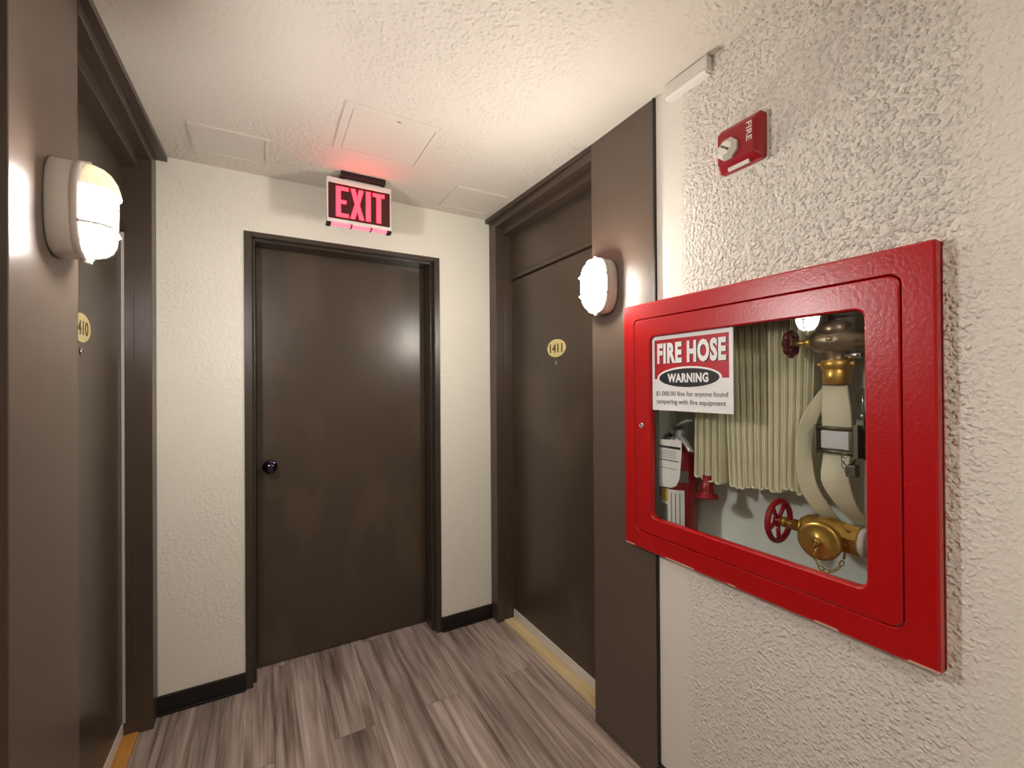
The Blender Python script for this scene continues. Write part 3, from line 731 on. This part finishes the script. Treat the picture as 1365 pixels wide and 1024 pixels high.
# ---- lower valve, brass with red wheel
LVX, LVZ = 1.228, .975
lv = empty('angle_valve', (LVX, .56, LVZ), 'large brass angle valve with red wheel and capped outlet at the cabinet bottom', 'valve')
b = MB(); b.lathe([(0, .020), (.005, .033), (.012, .036), (.040, .036), (.046, .040), (.060, .042), (.080, .038), (.100, .034), (.116, .033)], (LVX, .628, LVZ), (0, -1, 0), 30)
b.lathe([(0, .036), (.03, .036), (.040, .038), (.050, .040)], (LVX+.005, .572, LVZ-.004), (-.97, -.10, -.05), 28)
b.build('valve_body', M_brass, lv)
b = MB(); b.lathe([(0, .038), (.030, .038), (.032, .033)], (LVX, .530, LVZ), (0, -1, 0), 6, smooth=False); b.build('hex_nut', M_brass, lv)
b = MB(); b.lathe([(0, .033), (.008, .035), (.014, .033), (.014, .029), (.10, .029)], (LVX, .498, LVZ), (0, -1, 0), 24); b.cyl((LVX, .45, LVZ), (LVX, CY0+TT+.0008, LVZ), .03, 20); b.build('supply_pipe', M_white, lv)
b = MB(); b.cyl((LVX, .620, LVZ), (LVX, .692, LVZ), .010, 16); b.lathe([(0, .026), (.008, .026), (.012, .016), (.030, .015), (.034, .011)], (LVX, .624, LVZ), (0, 1, 0), 20)
b.lathe([(0, .013), (.012, .014), (.016, .010)], (LVX, .672, LVZ), (0, 1, 0), 12); b.build('valve_stem', M_brass, lv)
b = MB(); handwheel(b, (LVX, .692, LVZ), (0, 1, 0), .054, .0075, 5, .013)
b.build('handwheel', M_wred, lv, label='red five spoke handwheel')
ca = Vector((-.97, -.10, -.05)).normalized(); cc = Vector((LVX+.005, .572, LVZ-.004))+ca*.050
b = MB(); b.lathe([(0, .044), (.002, .0465), (.014, .0465), (.017, .044), (.0172, .036), (.0165, .010), (.018, .009), (.026, .008), (.028, .004)], cc, ca, 36)
b.build('outlet_cap', M_brass, lv, label='round brass cap on the outlet')
chain([tuple(cc+ca*.026+Vector((0, 0, -.004))), tuple(cc+ca*.022+Vector((-.003, .004, -.03))), tuple(cc+ca*.012+Vector((0, 0, -.062))), tuple(cc+Vector((.0, -.018, -.072))), tuple(cc+Vector((.012, -.036, -.056))), tuple(cc+Vector((.02, -.044, -.02)))], .0045, 'cap_chain', M_brass, lv)

# ---- fire extinguisher
EX, EY = 1.240, 1.035
fe = empty('fire_extinguisher', (EX, EY, FLR), 'red fire extinguisher with a white tag standing in the cabinet corner', 'fire extinguisher')
b = MB(); b.lathe([(0, .050), (.004, .056), (.012, .058), (.255, .058), (.285, .052), (.305, .038), (.318, .024), (.328, .020)], (EX, EY, FLR), (0, 0, 1), 36); b.build('cylinder', M_redp, fe)
ez = FLR+.326
b = MB(); b.lathe([(0, .018), (.010, .018), (.012, .014), (.034, .014), (.036, .010)], (EX, EY, ez), (0, 0, 1), 18); b.box(EX-.010, EX+.010, EY-.020, EY+.026, ez+.022, ez+.040, .003); b.build('valve_head', M_alloy, fe)
dv = Vector((-.42, -.9, 0)).normalized()
def lever(z0, z1, l0, l1, name):
    a = Vector((EX, EY, z0))-dv*l0; c = Vector((EX, EY, z1))+dv*l1; side = Vector((0, 0, 1)).cross(dv)*.010
    b = MB(); mid = (a+c)/2; b.ribbon([a, mid+Vector((0, 0, .004)), c], side, .005); return b.build(name, M_alloy, fe)
lever(ez+.042, ez+.078, .022, .078, 'squeeze_lever'); lever(ez+.028, ez-.022, .0, .086, 'carry_handle')
b = MB(); b.tube(smooth([(EX, EY+.018, ez+.022), (EX-.008, EY+.048, ez+.012), (EX-.012, EY+.066, ez-.04), (EX-.010, EY+.070, ez-.12), (EX-.010, EY+.068, ez-.2)]), .008, 10); b.build('discharge_hose', M_gblack, fe)
def wrap(name, a0, a1, z0, z1, r, m):
    b = MB(); n = 12; rows = []
    for z in (z0, z1): rows.append([(EX+r*math.cos(a0+(a1-a0)*k/n), EY+r*math.sin(a0+(a1-a0)*k/n), z) for k in range(n+1)])
    inner = [[(EX+(r-.0008)*math.cos(a0+(a1-a0)*k/n), EY+(r-.0008)*math.sin(a0+(a1-a0)*k/n), z) for k in range(n+1)] for z in (z0, z1)]
    b.loft([rows[0]+inner[0][::-1], rows[1]+inner[1][::-1]], smooth=False); return b.build(name, m, fe)
R_ = math.radians
wrap('body_label', R_(148), R_(236), FLR+.030, FLR+.170, .0590, M_paper)
wrap('label_print', R_(152), R_(184), FLR+.128, FLR+.168, .0594, M_yel)
wrap('label_print', R_(152), R_(184), FLR+.034, FLR+.048, .0594, M_yel)
wrap('label_print', R_(154), R_(182), FLR+.060, FLR+.118, .0594, M_grey)
for k in range(3): wrap('label_print', R_(194+13*k), R_(197+13*k), FLR+.046, FLR+.160, .0594, M_grey)
wrap('body_label', R_(190), R_(250), FLR+.196, FLR+.234, .0590, M_grey)
TX = 1.166
tg = MB().prism([(1.062, 1.166), (.962, 1.170), (.964, 1.120), (.972, 1.045), (.985, 1.020), (1.004, 1.010), (1.076, 1.006), (1.070, 1.09)], xf(TX), xf(TX+.0012)).build('inspection_tag', M_paper, fe, label='white paper inspection tag')
b = MB(); b.box(TX-.0006, TX, .967, 1.061, 1.139, 1.147); b.box(TX-.0006, TX, .974, 1.062, 1.098, 1.101); b.box(TX-.0006, TX, .980, 1.064, 1.072, 1.0735)
for k in range(4): b.box(TX-.0005, TX, .985, 1.055, 1.130-.007*k, 1.1312-.007*k)
b.build('tag_print', M_sblk, tg)
b = MB(); b.tube([(TX, 1.010, 1.160), (1.190, 1.015, 1.178), (1.226, EY, ez+.012)], .0012, 6); b.build('tag_string', M_paper, fe)
